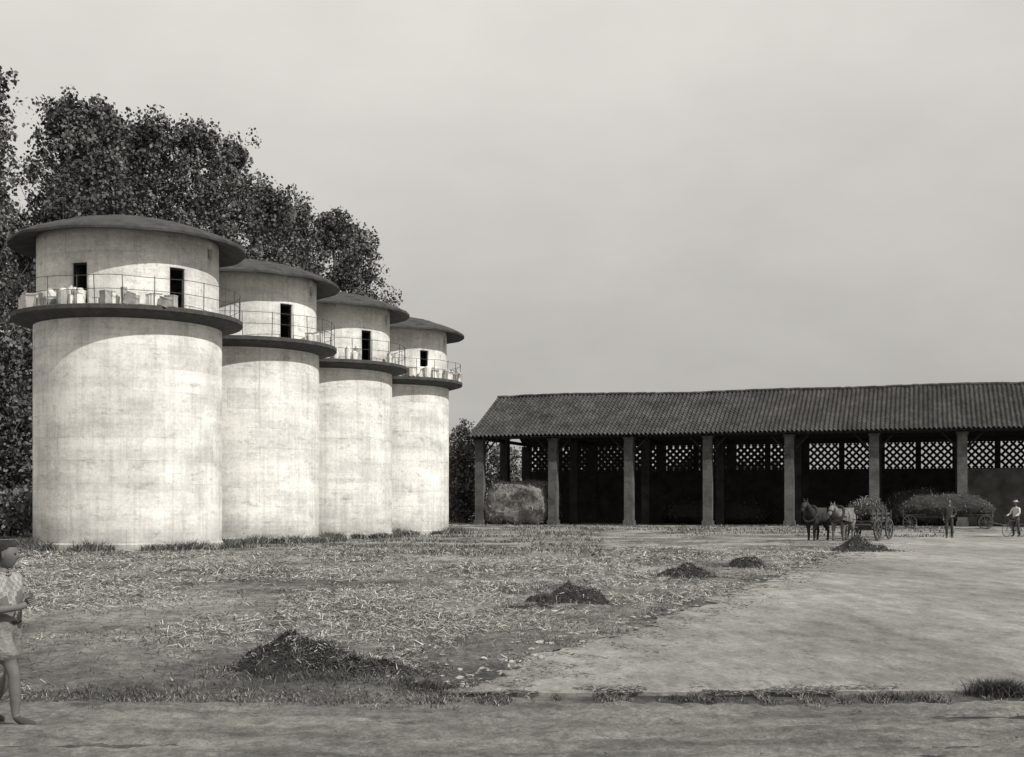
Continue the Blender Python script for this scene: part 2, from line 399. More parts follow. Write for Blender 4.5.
# ------------------------------------------------------------ hay piles
def hay_mound(name,cx,cy,rx,ry,h,seed,mats,nst=2600,stw=.007,mi_p=(.05,.25)):
    n=36; V=[]
    for j in range(n+1):
        for i in range(n+1):
            u=-1.35+2.7*i/n; v_=-1.35+2.7*j/n; d=math.hypot(u,v_)
            wob=1+.55*noise.noise(Vector((math.cos(math.atan2(v_,u))*1.3+seed,math.sin(math.atan2(v_,u))*1.3,0)))
            k=max(0,1-(d/wob)**1.4)
            zz=h*k*(1+.7*noise.noise(Vector((u*1.8+seed,v_*1.8,1))))+ (.2*h*noise.noise(Vector((u*5,v_*5,seed)))+.10*h*noise.noise(Vector((u*12,v_*12,seed))) if k>0 else 0)-.03
            V.append((cx+u*rx,cy+v_*ry,max(-.06,zz)))
    Fc=[(j*(n+1)+i,j*(n+1)+i+1,(j+1)*(n+1)+i+1,(j+1)*(n+1)+i) for j in range(n) for i in range(n)]
    o=mesh_np(name,V,Fc,[M_haydark],smooth=True)
    VA=np.array(V).reshape(n+1,n+1,3)
    uu=rng.normal(0,.62,(nst,2)); uu=uu[(np.abs(uu)<1.9).all(1)]
    P=[]
    for u,v_ in uu:
        i=(u+1.35)/2.7*n; j=(v_+1.35)/2.7*n
        z=VA[int(j),int(i),2] if (0<=i<n and 0<=j<n) else 0
        P.append((cx+u*rx,cy+v_*ry,max(.015,z+random.uniform(-.01,.02))))
    P=np.array(P); k=rng.uniform(0,1,len(P)); mi=np.where(k<mi_p[0],0,np.where(k<mi_p[1],1,2))
    strands(name+'_strands',P,rng.uniform(.04,.16,len(P))*math.sqrt(max(1,cy/17)),rng.uniform(stw*.5,stw,len(P)),mi,mats,.45,parent=o)
ST=[M_straw_l,M_straw_m,M_grass]
for k,(cx,cy,rx,ry,h,ns) in enumerate([(-2.2,13.0,.76,.6,.42,10000),(-1.6,12.75,.6,.4,.18,5000),(.95,21.4,.72,.7,.36,5000),(.3,20.6,.6,.5,.12,1500),(4.05,29.8,.72,.7,.34,3500),(6.2,34.4,.64,.7,.3,2800),(12.7,47.5,1.1,.9,.45,3000)]):
    hay_mound('hay_pile',cx,cy,rx,ry,h,k*3.3+1,ST,ns,stw=.008*max(1,cy/17))
# ------------------------------------------------------------ silos
def wall_cyl(name,r,z0,z1,ops,mats,parent,th=.25):
    angs=set(np.linspace(-180,180,97)[:-1].round(4)); zs={z0,z1}
    for (c,w_,a,b_) in ops:
        hw=math.degrees(w_/2/r); 
        angs={q for q in angs if not (c-hw-1.2<q<c+hw+1.2)}|{c-hw,c-hw/3,c+hw/3,c+hw}
        zs|={a,b_}
    angs=sorted(angs); zs=sorted(zs); n=len(angs)
    bm=bmesh.new()
    G=[[bm.verts.new((r*math.sin(R(a)),-r*math.cos(R(a)),z)) for a in angs] for z in zs]
    for j in range(len(zs)-1):
        for i in range(n):
            i2=(i+1)%n; am=(angs[i]+(angs[i2] if i2 else angs[0]+360))/2; zm=(zs[j]+zs[j+1])/2
            if any(abs(am-c)<math.degrees(w_/2/r) and a<zm<b_ for (c,w_,a,b_) in ops): continue
            f=bm.faces.new([G[j][i],G[j][i2],G[j+1][i2],G[j+1][i]]); f.smooth=True
    me=bpy.data.meshes.new(name); bm.to_mesh(me); bm.free()
    for m_ in mats: me.materials.append(m_)
    o=link(bpy.data.objects.new(name,me)); o.parent=parent
    s=o.modifiers.new('s','SOLIDIFY'); s.thickness=th; s.offset=-1
    return o
def pol(a,r,z): return Vector((r*math.sin(R(a)),-r*math.cos(R(a)),z))
for si,(cx,cy) in enumerate(SIL):
    P0=empty('concrete_silo',(cx,cy,0))
    lathe('body',[(3.56,-.1),(3.56,.25),(3.5,.3)]+[(3.5,.3+8.2*k/10) for k in range(1,11)],[M_silo],P0)
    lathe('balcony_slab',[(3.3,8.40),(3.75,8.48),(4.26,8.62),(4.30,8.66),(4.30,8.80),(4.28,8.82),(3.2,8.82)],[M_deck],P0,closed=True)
    ops=[(47,.66,8.82,10.42),(-14.5,.62,8.82,10.45),(77,.34,11.05,11.45),(140,.68,8.82,10.42)]
    if si==3: ops[0]=(42,.62,9.5,10.42)
    wall_cyl('upper_drum',3.38,8.821,11.80,ops,[M_drum],P0)
    lathe('drum_floor',[(3.1,8.83),(.01,8.83)],[M_dark],P0,32)
    pr=[(.02,12.78),(.5,12.75),(1.5,12.56),(2.5,12.32),(3.4,12.04),(4.0,11.80),(4.34,11.63),(4.41,11.56),(4.41,11.47),(4.3,11.47),(3.3,11.76),(.02,12.5)]
    ro=lathe('roof',pr,[M_roofm],P0,96)
    for v_ in ro.data.vertices:
        a=math.atan2(v_.co.y,v_.co.x)
        if v_.co.xy.length>3.9: v_.co.z+=.06*noise.noise(Vector((math.cos(a)*3,math.sin(a)*3,si*5)))
    bm=bmesh.new()
    for k in range(24):
        a=k*15+si*4
        tube(bm,pol(a,.3,12.78),pol(a,2.5,12.33),.02,n=4); tube(bm,pol(a,2.5,12.33),pol(a,4.34,11.63),.02,n=4)
    tube(bm,(0,0,12.7),(0,0,12.9),.10,.04)
    bm_obj('roof_seams',bm,M_roofm,P0)
    bm=bmesh.new(); rr=4.2
    for k in range(0,360,14):
        j=random.uniform(-2,2); o_=pol(k+j,rr,8.80); tube(bm,o_,pol(k+j+random.uniform(-.5,.5),rr+random.uniform(-.03,.05),9.86),.015,n=6)
    for z in (9.35,9.84):
        for k in range(0,360,6):
            dz=lambda q:.05*noise.noise(Vector((math.sin(R(q))*3,z+math.cos(R(q))*3,si)))
            k2=(k+6)%360
            tube(bm,pol(k,rr,z+dz(k)),pol(k2,rr,z+dz(k2)),.011,n=5,caps=False)
    bm_obj('railing',bm,M_iron,P0)
    bm=bmesh.new()
    for (c,w_,a,b_) in ops:
        if w_<.5: continue
        M_=Matrix.Rotation(R(c),4,'Z')@Matrix.Translation((0,-3.38,0))
        hw=w_/2
        box(bm,-hw+.003,-hw+.06,.10,.2,a+.02,b_-.005,M_); box(bm,hw-.06,hw-.003,.10,.2,a+.02,b_-.005,M_); box(bm,-hw+.061,hw-.061,.1,.2,b_-.07,b_-.005,M_)
        M2=M_@Matrix.Translation((-hw+.07,.26,0))@Matrix.Rotation(R(80),4,'Z')
        box(bm,0,.52,0,.04,a+.04,b_-.1,M2)
    bm_obj('door',bm,M_doorw,P0)
    bm=bmesh.new(); n=[48,9,14,40][si]
    rg=[(-66,50),(35,75),(0,75),(-15,95)][si]
    for k in range(n):
        a=random.uniform(*rg); r=random.uniform(3.75,4.13); p=pol(a,r,8.825); s=random.uniform(.08,.24); h=random.uniform(.26,.72)
        if abs(a-47)<6 and si!=3: continue
        if random.random()<.5:
            tube(bm,p,p+Vector((0,0,h*.85)),s*.8,s,12,mi=random.choice([0,0,1])); tube(bm,p+Vector((0,0,h*.85)),p+Vector((0,0,h)),s*.6,s*.5,10,mi=0)
        else:
            M_=Matrix.Translation(p)@Matrix.Rotation(random.random()*3,4,'Z')@Matrix.Rotation(random.choice([0,0,.35]),4,'X'); m_i=random.choice([0,0,1])
            box(bm,-s,s,-s*.7,s*.7,0,h*.7,M_,m_i); box(bm,-s*1.05,s*1.05,-s*.75,s*.75,h*.7,h*.76,M_,1)
    bm_obj('stored_pots_and_crates',bm,[M_white,M_crate],P0)
# ------------------------------------------------------------ barn
B=empty('open_hay_barn',(-2.75,113.0,0),R(-17.5)); SP=6.6; NB=11; LB=SP*NB; W2=7.0
bm=bmesh.new()
for k in range(NB+1):
    c=k*SP; w_=.37
    box(bm,c-w_,c+w_,-.37,.37,-.1,7.25); box(bm,c-.45,c+.45,-.45,.45,-.1,.45); box(bm,c-.45,c+.45,-.45,.45,7.25,7.42)
bm_obj('front_pillars',bm,M_brick,B)
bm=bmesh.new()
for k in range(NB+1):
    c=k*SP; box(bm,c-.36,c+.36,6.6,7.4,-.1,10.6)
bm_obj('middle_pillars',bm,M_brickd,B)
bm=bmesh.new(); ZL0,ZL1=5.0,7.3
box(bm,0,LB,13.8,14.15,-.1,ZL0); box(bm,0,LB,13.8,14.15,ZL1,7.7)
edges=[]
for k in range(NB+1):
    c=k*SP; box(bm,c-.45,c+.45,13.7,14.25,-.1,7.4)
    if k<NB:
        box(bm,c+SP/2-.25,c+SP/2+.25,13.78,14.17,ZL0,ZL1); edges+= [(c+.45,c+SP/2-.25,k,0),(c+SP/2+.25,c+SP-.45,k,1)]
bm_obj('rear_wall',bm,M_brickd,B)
bm=bmesh.new(); stp=.62; hgt=ZL1-ZL0
for (a,b_,kb,hf) in edges:
    hw=.135 if kb<4 else .105
    q=-hgt
    while a+q<b_:
        for sgn in (1,-1):
            s0=max(0,-q); s1=min(hgt,b_-(a+q))
            if s1-s0<.1: continue
            x0=a+q+s0;x1=a+q+s1; z0=s0 if sgn>0 else hgt-s0; z1=s1 if sgn>0 else hgt-s1
            yo=13.90 if sgn>0 else 14.01
            d=Vector((x1-x0,0,z1-z0)).normalized(); nrm=Vector((-d.z,0,d.x))*hw
            A=Vector((x0,yo,ZL0+z0)); Bp=Vector((x1,yo,ZL0+z1)); th=Vector((0,.10,0))
            vs=[bm.verts.new(p) for p in (A-nrm,Bp-nrm,Bp+nrm,A+nrm,A-nrm+th,Bp-nrm+th,Bp+nrm+th,A+nrm+th)]
            for f in [(0,1,2,3),(7,6,5,4),(0,4,5,1),(1,5,6,2),(2,6,7,3),(3,7,4,0)]: bm.faces.new([vs[i] for i in f])
        q+=stp
bm_obj('brick_lattice',bm,M_lat,B)
bm=bmesh.new()
box(bm,6.02*SP,LB-.4,12.3,12.5,0,4.9)
bm_obj('plastered_partition',bm,M_wallp,B)
US=np.arange(-.7,LB+.7,.055); per=.36; VS=[];
nc=19; v0,v1,zE,zR=-1.2,W2,7.62,11.62
for k in range(nc):
    a=v0+(v1-v0)*k/nc; b_=v0+(v1-v0)*(k+1)/nc+.03
    VS+= [(a,.05),(b_,.0)]
V=[]
wav=np.array([.16*noise.noise(Vector((u*.09,0,0)))+.06*noise.noise(Vector((u*.5,4,0))) for u in US])
sn=np.sin(US/per*2*np.pi)
for side in (0,1):
    for (v_,dz) in VS:
        fr=(v_-v0)/(v1-v0); z=zE+(zR-zE)*fr+dz+.085*sn+wav*(.5+.5*fr)
        jit=np.array([.03*noise.noise(Vector((u*2.5,v_*3,1))) for u in US])
        yv=np.full_like(US,v_ if side==0 else 2*W2-v_)
        V.append(np.stack([US,yv+jit,z+jit],1))
V=np.concatenate(V); nu=len(US); nr=len(VS); ii=np.arange(nu-1)
Fl=[]
for s_ in (0,1):
    for j in range(nr-1):
        b0=(s_*nr+j)*nu; Fl.append(np.stack([b0+ii,b0+ii+1,b0+nu+ii+1,b0+nu+ii],1))
mesh_np('tile_roof',V,np.concatenate(Fl),[M_tile],parent=B,smooth=False)
bm=bmesh.new()
u=-.7
while u<LB+.7:
    z=zR+.05+.16*noise.noise(Vector((u*.09,0,0)))+random.uniform(-.025,.025)
    tube(bm,(u,W2,z),(u+.47,W2,z+.03),.15,.12,8); u+=.42
bm_obj('ridge_tiles',bm,M_tile,B)
bm=bmesh.new(); sl=(zR-zE)/(v1-v0)
for s_ in (0,1):
    def yy(v_): return v_ if s_==0 else 2*W2-v_
    for u0 in np.arange(-.6,LB+.65,.62):
        a=Vector((u0,yy(-1.15),zE-.16+sl*.05)); b2=Vector((u0,yy(W2-.02),zR-.21)); d=(b2-a)
        n_=Vector((0,-d.z,d.y)).normalized()*.07*(1 if s_==0 else -1)
        vs=[bm.verts.new(p) for p in (a+Vector((-.05,0,0))-n_,a+Vector((.05,0,0))-n_,a+Vector((.05,0,0))+n_,a+Vector((-.05,0,0))+n_,b2+Vector((-.05,0,0))-n_,b2+Vector((.05,0,0))-n_,b2+Vector((.05,0,0))+n_,b2+Vector((-.05,0,0))+n_)]
        for f in [(0,1,2,3),(7,6,5,4),(0,4,5,1),(1,5,6,2),(2,6,7,3),(3,7,4,0)]: bm.faces.new([vs[i] for i in f])
box(bm,-.6,LB+.6,-.2,.2,7.425,7.72); box(bm,-.6,LB+.6,13.85,14.1,7.705,7.75)
for k in range(NB+1):
    c=k*SP; box(bm,c-.14,c+.14,.21,13.7,7.42,7.7); box(bm,c-.1,c+.1,6.85,7.15,10.6,11.3)
    tube(bm,(c,.3,5.9),(c,2.2,7.45),.09); tube(bm,(c+.4,0,6.2),(c+1.5,0,7.4),.08); 
    if k: tube(bm,(c-.4,0,6.2),(c-1.5,0,7.4),.08)
bm_obj('roof_timbers',bm,M_dark,B)
bm=bmesh.new()
for s_ in (0,1):
    yy=lambda v_: v_ if s_==0 else 2*W2-v_
    vs=[bm.verts.new(p) for p in ((-.65,yy(-1.15),zE-.09),(LB+.65,yy(-1.15),zE-.09),(LB+.65,yy(W2),zR-.12),(-.65,yy(W2),zR-.12))]; bm.faces.new(vs)
bm_obj('roof_boarding',bm,M_dark,B)
def hay_block(name,x0,x1,y0,y1,h,mat_,mats,parent,seed,nst,taper=.12,sl=(.2,.5),sw=.05,mp=(.4,.75),pw=5,am=1):
    bm=bmesh.new(); bmesh.ops.create_cube(bm,size=2); bmesh.ops.subdivide_edges(bm,edges=bm.edges,cuts=22,use_grid_fill=True)
    pts=[]
    for v_ in bm.verts:
        q=v_.co.copy(); l=max(1e-6,(abs(q.x)**pw+abs(q.y)**pw+abs(q.z)**pw)**(1/pw)); q/=l
        zz=(q.z+1)/2; k=1-taper*zz**2
        x=(x0+x1)/2+q.x*(x1-x0)/2*k; y=(y0+y1)/2+q.y*(y1-y0)/2*k; z=h*zz
        d=am*(.08*h*noise.noise_vector(Vector((x*.7+seed,y*.7,z*.8)))+.10*noise.noise_vector(Vector((x*2.2+seed,y*2.2,z*2.2)))+.06*noise.noise_vector(Vector((x*6+seed,y*6,z*6))))
        v_.co=Vector((x,y,z))+d
        if zz<.03: v_.co.z=-.05
        pts.append(v_.co.copy())
    o=bm_obj(name,bm,mat_,parent,True)
    pp=np.array([tuple(random.choice(pts)+Vector((random.gauss(0,.12),random.gauss(0,.04),random.gauss(0,.10)))) for _ in range(nst)])
    pp[:,2]=np.maximum(pp[:,2],.03)
    k=rng.uniform(0,1,nst); mi=np.where(k<mp[0],0,np.where(k<mp[1],1,2))
    strands(name+'_strands',pp,rng.uniform(sl[0],sl[1],nst),rng.uniform(sw*.4,sw,nst),mi,mats,.9,parent=o)
    return o
for a in ((.1,6.1,-.5,5.0,3.7,M_hay,3,9000,(.18,.62),.12,5,1.3),(5.0*SP+.5,6*SP-.5,2.0,7.0,2.9,M_haydark,8,5000,(.05,.28),.3,3,1.8),(2.1*SP,3.6*SP,8.5,13,2.2,M_haydark,5,2500,(.03,.2),.2,3,1.5)):
    hs=hay_block('haystack',a[0],a[1],a[2],a[3],a[4],a[5],ST,None,a[6],a[7],mp=a[8],sl=(.1,.4),sw=.04,taper=a[9],pw=a[10],am=a[11]); hs.location=B.location; hs.rotation_euler=B.rotation_euler
# ------------------------------------------------------------ trees
def tree_mesh(seed,Ht,Rd,nleaf,ls,base,shape,leafm):
    rs=random.Random(seed); rn=np.random.default_rng(seed)
    bm=bmesh.new(); ph=rs.random()*6; pts=[]
    for i in range(9):
        tt=i/8; pts.append(Vector((.4*math.sin(tt*3+ph)*tt,.4*math.cos(tt*2.4+ph)*tt,Ht*.93*tt)))
    r0=Ht*.016
    for i in range(8): tube(bm,pts[i],pts[i+1],r0*(1-i/8.5)+.03,r0*(1-(i+1)/8.5)+.03,8,caps=False)
    cl=[]
    lob=[(rs.random()*6.28,rs.uniform(.3,.95),rs.uniform(.15,.35)) for _ in range(9)]
    def prof(t,a): 
        if shape=='poplar':
            r=Rd*(.55+.5*math.sin(math.pi*min(1,max(0,t))**.9)) * (1 if t<.74 else max(.12,1-((t-.74)/.26)**2)**.5)
            for (la,lt,lv) in lob: r*=1+lv*math.exp(-((t-lt)/.08)**2)*math.cos(a-la)
            return r
        return Rd*math.sqrt(max(0.02,1-(2*t-1)**2))
    nb=110
    for k in range(nb):
        t_=base+(1-base)*((k+rs.random())/nb); a=k*2.4+rs.random()*.8
        tt=(t_-base)/(1-base); ln=prof(tt,a)*rs.uniform(.45,1.12)
        j=min(7,int(t_/.93*8)) if t_<.93 else 7; f=min(1,t_/.93*8-j); s=pts[j].lerp(pts[min(8,j+1)],f); 
        rise=ln*(1.2 if shape=='poplar' else .4)*rs.uniform(.6,1.1)
        s0=Vector((s.x,s.y,max(.5,s.z-rise))); e=Vector((s.x+math.cos(a)*ln,s.y+math.sin(a)*ln,min(Ht*.985,s.z+rs.uniform(-.5,.8))))
        mid=s0.lerp(e,.5)+Vector((math.cos(a)*ln*.14,math.sin(a)*ln*.14,-.15))
        rb=.03+.045*(1-t_)*Ht/20
        tube(bm,s0,mid,rb,rb*.6,5,caps=False); tube(bm,mid,e,rb*.6,.012,5,caps=False)
        for q in range(7):
            f=rs.uniform(.35,1.05); c=s0.lerp(e,f)+Vector([rs.gauss(0,.45) for _ in range(3)])
            cl.append((c,rs.uniform(.3,.8)))
    me0=bpy.data.meshes.new('t'); bm.to_mesh(me0); bm.free()
    nv=len(me0.vertices); tv=np.zeros(nv*3,dtype=np.float32); me0.vertices.foreach_get('co',tv); tv=tv.reshape(-1,3)
    tf=np.array([list(p.vertices) for p in me0.polygons])
    C=np.array([tuple(c) for c,_ in cl]); Rr=np.array([r for _,r in cl]); idx=rn.integers(0,len(C),nleaf)
    d=rn.normal(0,1,(nleaf,3)); d/=np.linalg.norm(d,axis=1)[:,None]; d*=rn.uniform(.2,1.15,(nleaf,1))**.6
    P=C[idx]+d*Rr[idx][:,None]*np.array([1,1,1.3]); P[:,2]=np.maximum(P[:,2],.2)
    a=rn.normal(0,1,(nleaf,3)); a/=np.linalg.norm(a,axis=1)[:,None]; b_=np.cross(a,rn.normal(0,1,(nleaf,3))); b_/=np.linalg.norm(b_,axis=1)[:,None]
    s=ls*rn.uniform(.55,1.3,(nleaf,1)); 
    LV=np.stack([P-a*s*.5,P+b_*s*.38,P+a*s*.5,P-b_*s*.38],1).reshape(-1,3)
    V=np.concatenate([tv,LV]); Fc=np.concatenate([tf,nv+np.arange(4*nleaf).reshape(-1,4)])
    mi=np.concatenate([np.zeros(len(tf)),np.ones(nleaf)]).astype(int)
    return V,Fc,mi,[M_bark,leafm]
def put_tree(name,px,D,ytop,Rd,seed,nleaf=15000,ls=.34,base=.1,shape='poplar',leafm=M_leaf):
    Ht=(506-ytop)/F*D+H
    V,Fc,mi,ms=tree_mesh(seed,Ht,Rd,nleaf,ls,base,shape,leafm)
    o=mesh_np(name,V,Fc,ms,mi); o.location=((px-512)/F*D,D,0); return o
for k,(px,D,yt,Rd) in enumerate([(-24,70,54,3.2),(66,80,84,3.5),(105,84,90,3.8),(150,88,104,4.0),(194,91,112,4.0),(228,96,130,3.8),(264,101,172,3.9),(300,107,192,4.2),(336,112,202,4.2),(360,116,218,3.4),(122,98,118,4.5),(20,88,225,4.2),(-60,78,90,4),(84,92,100,4.4)]):
    put_tree('poplar_tree',px,D,yt,Rd,100+k,26000,.27,.05)
put_tree('small_tree',466,124,428,2.4,50,7000,.3,.05,'round',M_leaf2)
put_tree('small_tree',452,130,452,2.2,51,6000,.3,.05,'round',M_leaf2)
put_tree('small_tree',500,140,446,3.2,52,6000,.32,.05,'round',M_leaf2)
put_tree('small_tree',15,72,400,3.4,53,9000,.28,.03,'round',M_leaf)
def leaf_mass(name,boxes,n,ls,m_):
    P=[]
    for (x0,x1,y0,y1,h) in boxes:
        for i in range(n):
            a=random.uniform(x0,x1); b_=random.uniform(y0,y1); hh=h*(.72+.5*noise.noise(Vector((a*.12,b_*.05,2)))+.25*noise.noise(Vector((a*.6,b_*.2,2))))
            P.append((a,b_,hh*random.random()**.55))
    P=np.array(P); k=len(P); a=rng.normal(0,1,(k,3)); a/=np.linalg.norm(a,axis=1)[:,None]; b_=np.cross(a,rng.normal(0,1,(k,3))); b_/=np.linalg.norm(b_,axis=1)[:,None]
    s=ls*rng.uniform(.6,1.3,(k,1)); V=np.stack([P-a*s*.5,P+b_*s*.4,P+a*s*.5,P-b_*s*.4],1).reshape(-1,3)
    return mesh_np(name,V,np.arange(4*k).reshape(-1,4),[m_])
leaf_mass('hedge',[(-42,-18,64,72,3.0)],14000,.3,M_leaf)
leaf_mass('hedgerow',[(3,31,150,156,9.5)],16000,.5,M_leaf2)
leaf_mass('distant_trees',[(-160,260,255,275,8)],26000,1.3,M_leaf2)
# ------------------------------------------------------------ farm house at far left
FH=empty('farm_house',(-28.55,75,0))
bm=bmesh.new(); box(bm,-14,0,0,9,-.1,5.5); o=bm_obj('walls',bm,M_farm,FH)
bm=bmesh.new(); 
vs=[(-14.4,-.4,5.4),(.4,-.4,5.4),(.4,4.5,7.4),(-14.4,4.5,7.4),(.4,9.4,5.4),(-14.4,9.4,5.4)]
vv=[bm.verts.new(p) for p in vs]; bm.faces.new([vv[0],vv[1],vv[2],vv[3]]); bm.faces.new([vv[3],vv[2],vv[4],vv[5]])
o=bm_obj('roof',bm,M_tile,FH); s=o.modifiers.new('s','SOLIDIFY'); s.thickness=.18
bm=bmesh.new()
for xw in (-2.5,-6,-9.5):
    for zw in (.9,3.4): box(bm,xw-.5,xw+.5,-.04,.05,zw,zw+1.3)
bm_obj('window_shutters',bm,M_wood,FH)
# ------------------------------------------------------------ skinned figures
def skin(verts,edges,rad,roots=(0,),sub=2):
    me=bpy.data.meshes.new('sk'); me.from_pydata([tuple(v) for v in verts],edges,[])
    o=bpy.data.objects.new('sk',me); link(o)
    m_=o.modifiers.new('skin','SKIN'); m_.use_smooth_shade=True
    sv=me.skin_vertices[0].data
    for i,r in enumerate(rad):
        sv[i].radius=(r,r) if not isinstance(r,tuple) else r; sv[i].use_root=(i in roots)
    s_=o.modifiers.new('sub','SUBSURF'); s_.levels=sub; s_.render_levels=sub
    dg=bpy.context.evaluated_depsgraph_get(); dg.update()
    r_=bpy.data.meshes.new_from_object(o.evaluated_get(dg))
    bpy.data.objects.remove(o); return r_
def assign(me,verts,edges,emap,mats):
    me.materials.clear()
    for m_ in mats: me.materials.append(m_)
    segs=[(Vector(verts[a]),Vector(verts[b_])) for a,b_ in edges]
    for p in me.polygons:
        c=p.center; best=1e9;bi=0
        for i,(a,b_) in enumerate(segs):
            d=b_-a; tt=max(0,min(1,(c-a).dot(d)/d.length_squared)); q=(c-(a+d*tt)).length
            if q<best: best=q;bi=i
        p.material_index=emap[bi]; p.use_smooth=True
def obj(name,me,parent):
    o=link(bpy.data.objects.new(name,me)); o.parent=parent; return o
M_skin=mat('skin',.14,.2,6,.1,rough=.6); M_hair=mat('hair',.025,.3,20,.3); M_eye=mat('eye',.02,.1,5,0,rough=.3)
def shirt_mat():
    m,t,b,co=newmat('checked_shirt',.9)
    ck=t.n('ShaderNodeTexChecker'); ck.inputs['Scale'].default_value=22; ck.inputs['Color1'].default_value=(.36,.36,.36,1); ck.inputs['Color2'].default_value=(.24,.24,.24,1)
    t.l(co,ck.inputs['Vector']); bb=t.n('ShaderNodeRGBToBW'); t.l(ck.outputs[0],bb.inputs[0])
    t.l(t.tint(t.math('MULTIPLY',bb.outputs[0],t.rng(t.noise(co,5,4,.7),.3,.7,.6,1.35))),b.inputs['Base Color'])
    bp=t.n('ShaderNodeBump'); bp.inputs['Strength'].default_value=1; bp.inputs['Distance'].default_value=.05
    t.l(t.noise(co,8,3,.6,(1,1,.4)),bp.inputs['Height']); t.l(bp.outputs[0],b.inputs['Normal']); return m
M_shirt=shirt_mat(); M_short=mat('short_cloth',.19,.3,9,.9,9,bdist=.04); M_dcloth=mat('dark_cloth',.05,.3,6,.3); M_lshirt=mat('pale_shirt',.5,.15,6,.3)
M_shoe=mat('shoe_leather',.06,.3,8,.1,rough=.6)
def head(parent,pos,s,yaw=0,hat=False):
    bm=bmesh.new(); bmesh.ops.create_uvsphere(bm,u_segments=32,v_segments=24,radius=1)
    for v_ in bm.verts:
        x,y,z=v_.co; jaw=1-.32*max(0,-z)**1.2
        X=x*.098*(1-.12*max(0,-z)) ; Y=y*.078*jaw; Z=z*.118
        if x>0:
            X+=.026*math.exp(-((y/.16)**2+((z+.12)/.17)**2)); X-=.010*math.exp(-(((abs(y)-.36)/.16)**2+((z-.08)/.13)**2))
            X+=.006*math.exp(-((y/.3)**2+((z+.45)/.08)**2)); X-=.006*math.exp(-((y/.3)**2+((z+.38)/.03)**2)); X+=.008*math.exp(-((y/.25)**2+((z+.8)/.15)**2))
        v_.co=Vector((X,Y,Z))*s
    M_=Matrix.Translation(pos)@Matrix.Rotation(yaw,4,'Z')
    bmesh.ops.transform(bm,matrix=M_,verts=bm.verts); bm_obj('head',bm,M_skin,parent,True)
    bm=bmesh.new()
    for sg in (1,-1):
        bmesh.ops.create_uvsphere(bm,u_segments=10,v_segments=8,radius=.011*s,matrix=M_@Matrix.Translation(Vector((.083,.030*sg,.008))*s))
    bm_obj('eyes',bm,M_eye,parent,True)
    bm=bmesh.new()
    for sg in (1,-1):
        bmesh.ops.create_uvsphere(bm,u_segments=12,v_segments=8,radius=1,matrix=M_@Matrix.Translation(Vector((-.004,.079*sg,-.006))*s)@Matrix.Rotation(.35*sg,4,'Z')@Matrix.Diagonal((.018*s,.007*s,.030*s,1)))
    bm_obj('ears',bm,M_skin,parent,True)
    bm=bmesh.new(); bmesh.ops.create_uvsphere(bm,u_segments=48,v_segments=36,radius=1)
    bmesh.ops.delete(bm,geom=[v_ for v_ in bm.verts if not (v_.co.z>.34+.3*max(0,v_.co.x)+.12*noise.noise(v_.co*6) or (v_.co.x<-.12 and v_.co.z>-.4+.15*noise.noise(v_.co*8)))],context='VERTS')
    for v_ in bm.verts:
        v_.co=Vector((v_.co.x*.106,v_.co.y*.086,v_.co.z*.127))*s*(1+.03*noise.noise(v_.co*4)+.035*noise.noise(v_.co*14))
    bmesh.ops.transform(bm,matrix=M_,verts=bm.verts); bm_obj('hair',bm,M_hair,parent,True)
    if hat:
        bm=bmesh.new(); tube(bm,Vector((0,0,.06))*s,Vector((0,0,.075))*s,.17*s,.165*s,24); tube(bm,Vector((0,0,.075))*s,Vector((0,0,.16))*s,.105*s,.085*s,20)
        bmesh.ops.transform(bm,matrix=M_,verts=bm.verts); bm_obj('hat',bm,M_crate,parent,False)
def hand(parent,palm,d,side,nrm,s,curl=.9):
    d=Vector(d).normalized(); side=Vector(side).normalized(); nrm=Vector(nrm).normalized()
    V=[];E=[];Rr=[];roots=[]
    for k,(off,ln) in enumerate([(-.030,.070),(-.010,.080),(.010,.075),(.029,.058)]):
        b0=palm+side*off*s; a=0; p=b0; roots.append(len(V)); V.append(p); Rr.append(.009*s)
        for j in range(3):
            a+=curl*.5*(1 if j else .5); p=p+(d*math.cos(a)+nrm*math.sin(a))*ln*s*(.75 if j==0 else .4 if j==1 else .32)
            E.append((len(V)-1,len(V))); V.append(p); Rr.append((.009-.0012*j)*s)
    b0=palm-side*.028*s-d*.045*s; roots.append(len(V)); V.append(b0); Rr.append(.012*s)
    for j in range(2):
        b0=b0+(d*.65-side*.6+nrm*.35).normalized()*.034*s; E.append((len(V)-1,len(V))); V.append(b0); Rr.append((.0105-.002*j)*s)
    me=skin(V,E,Rr,roots,2); me.materials.clear(); me.materials.append(M_skin); obj('fingers',me,parent)
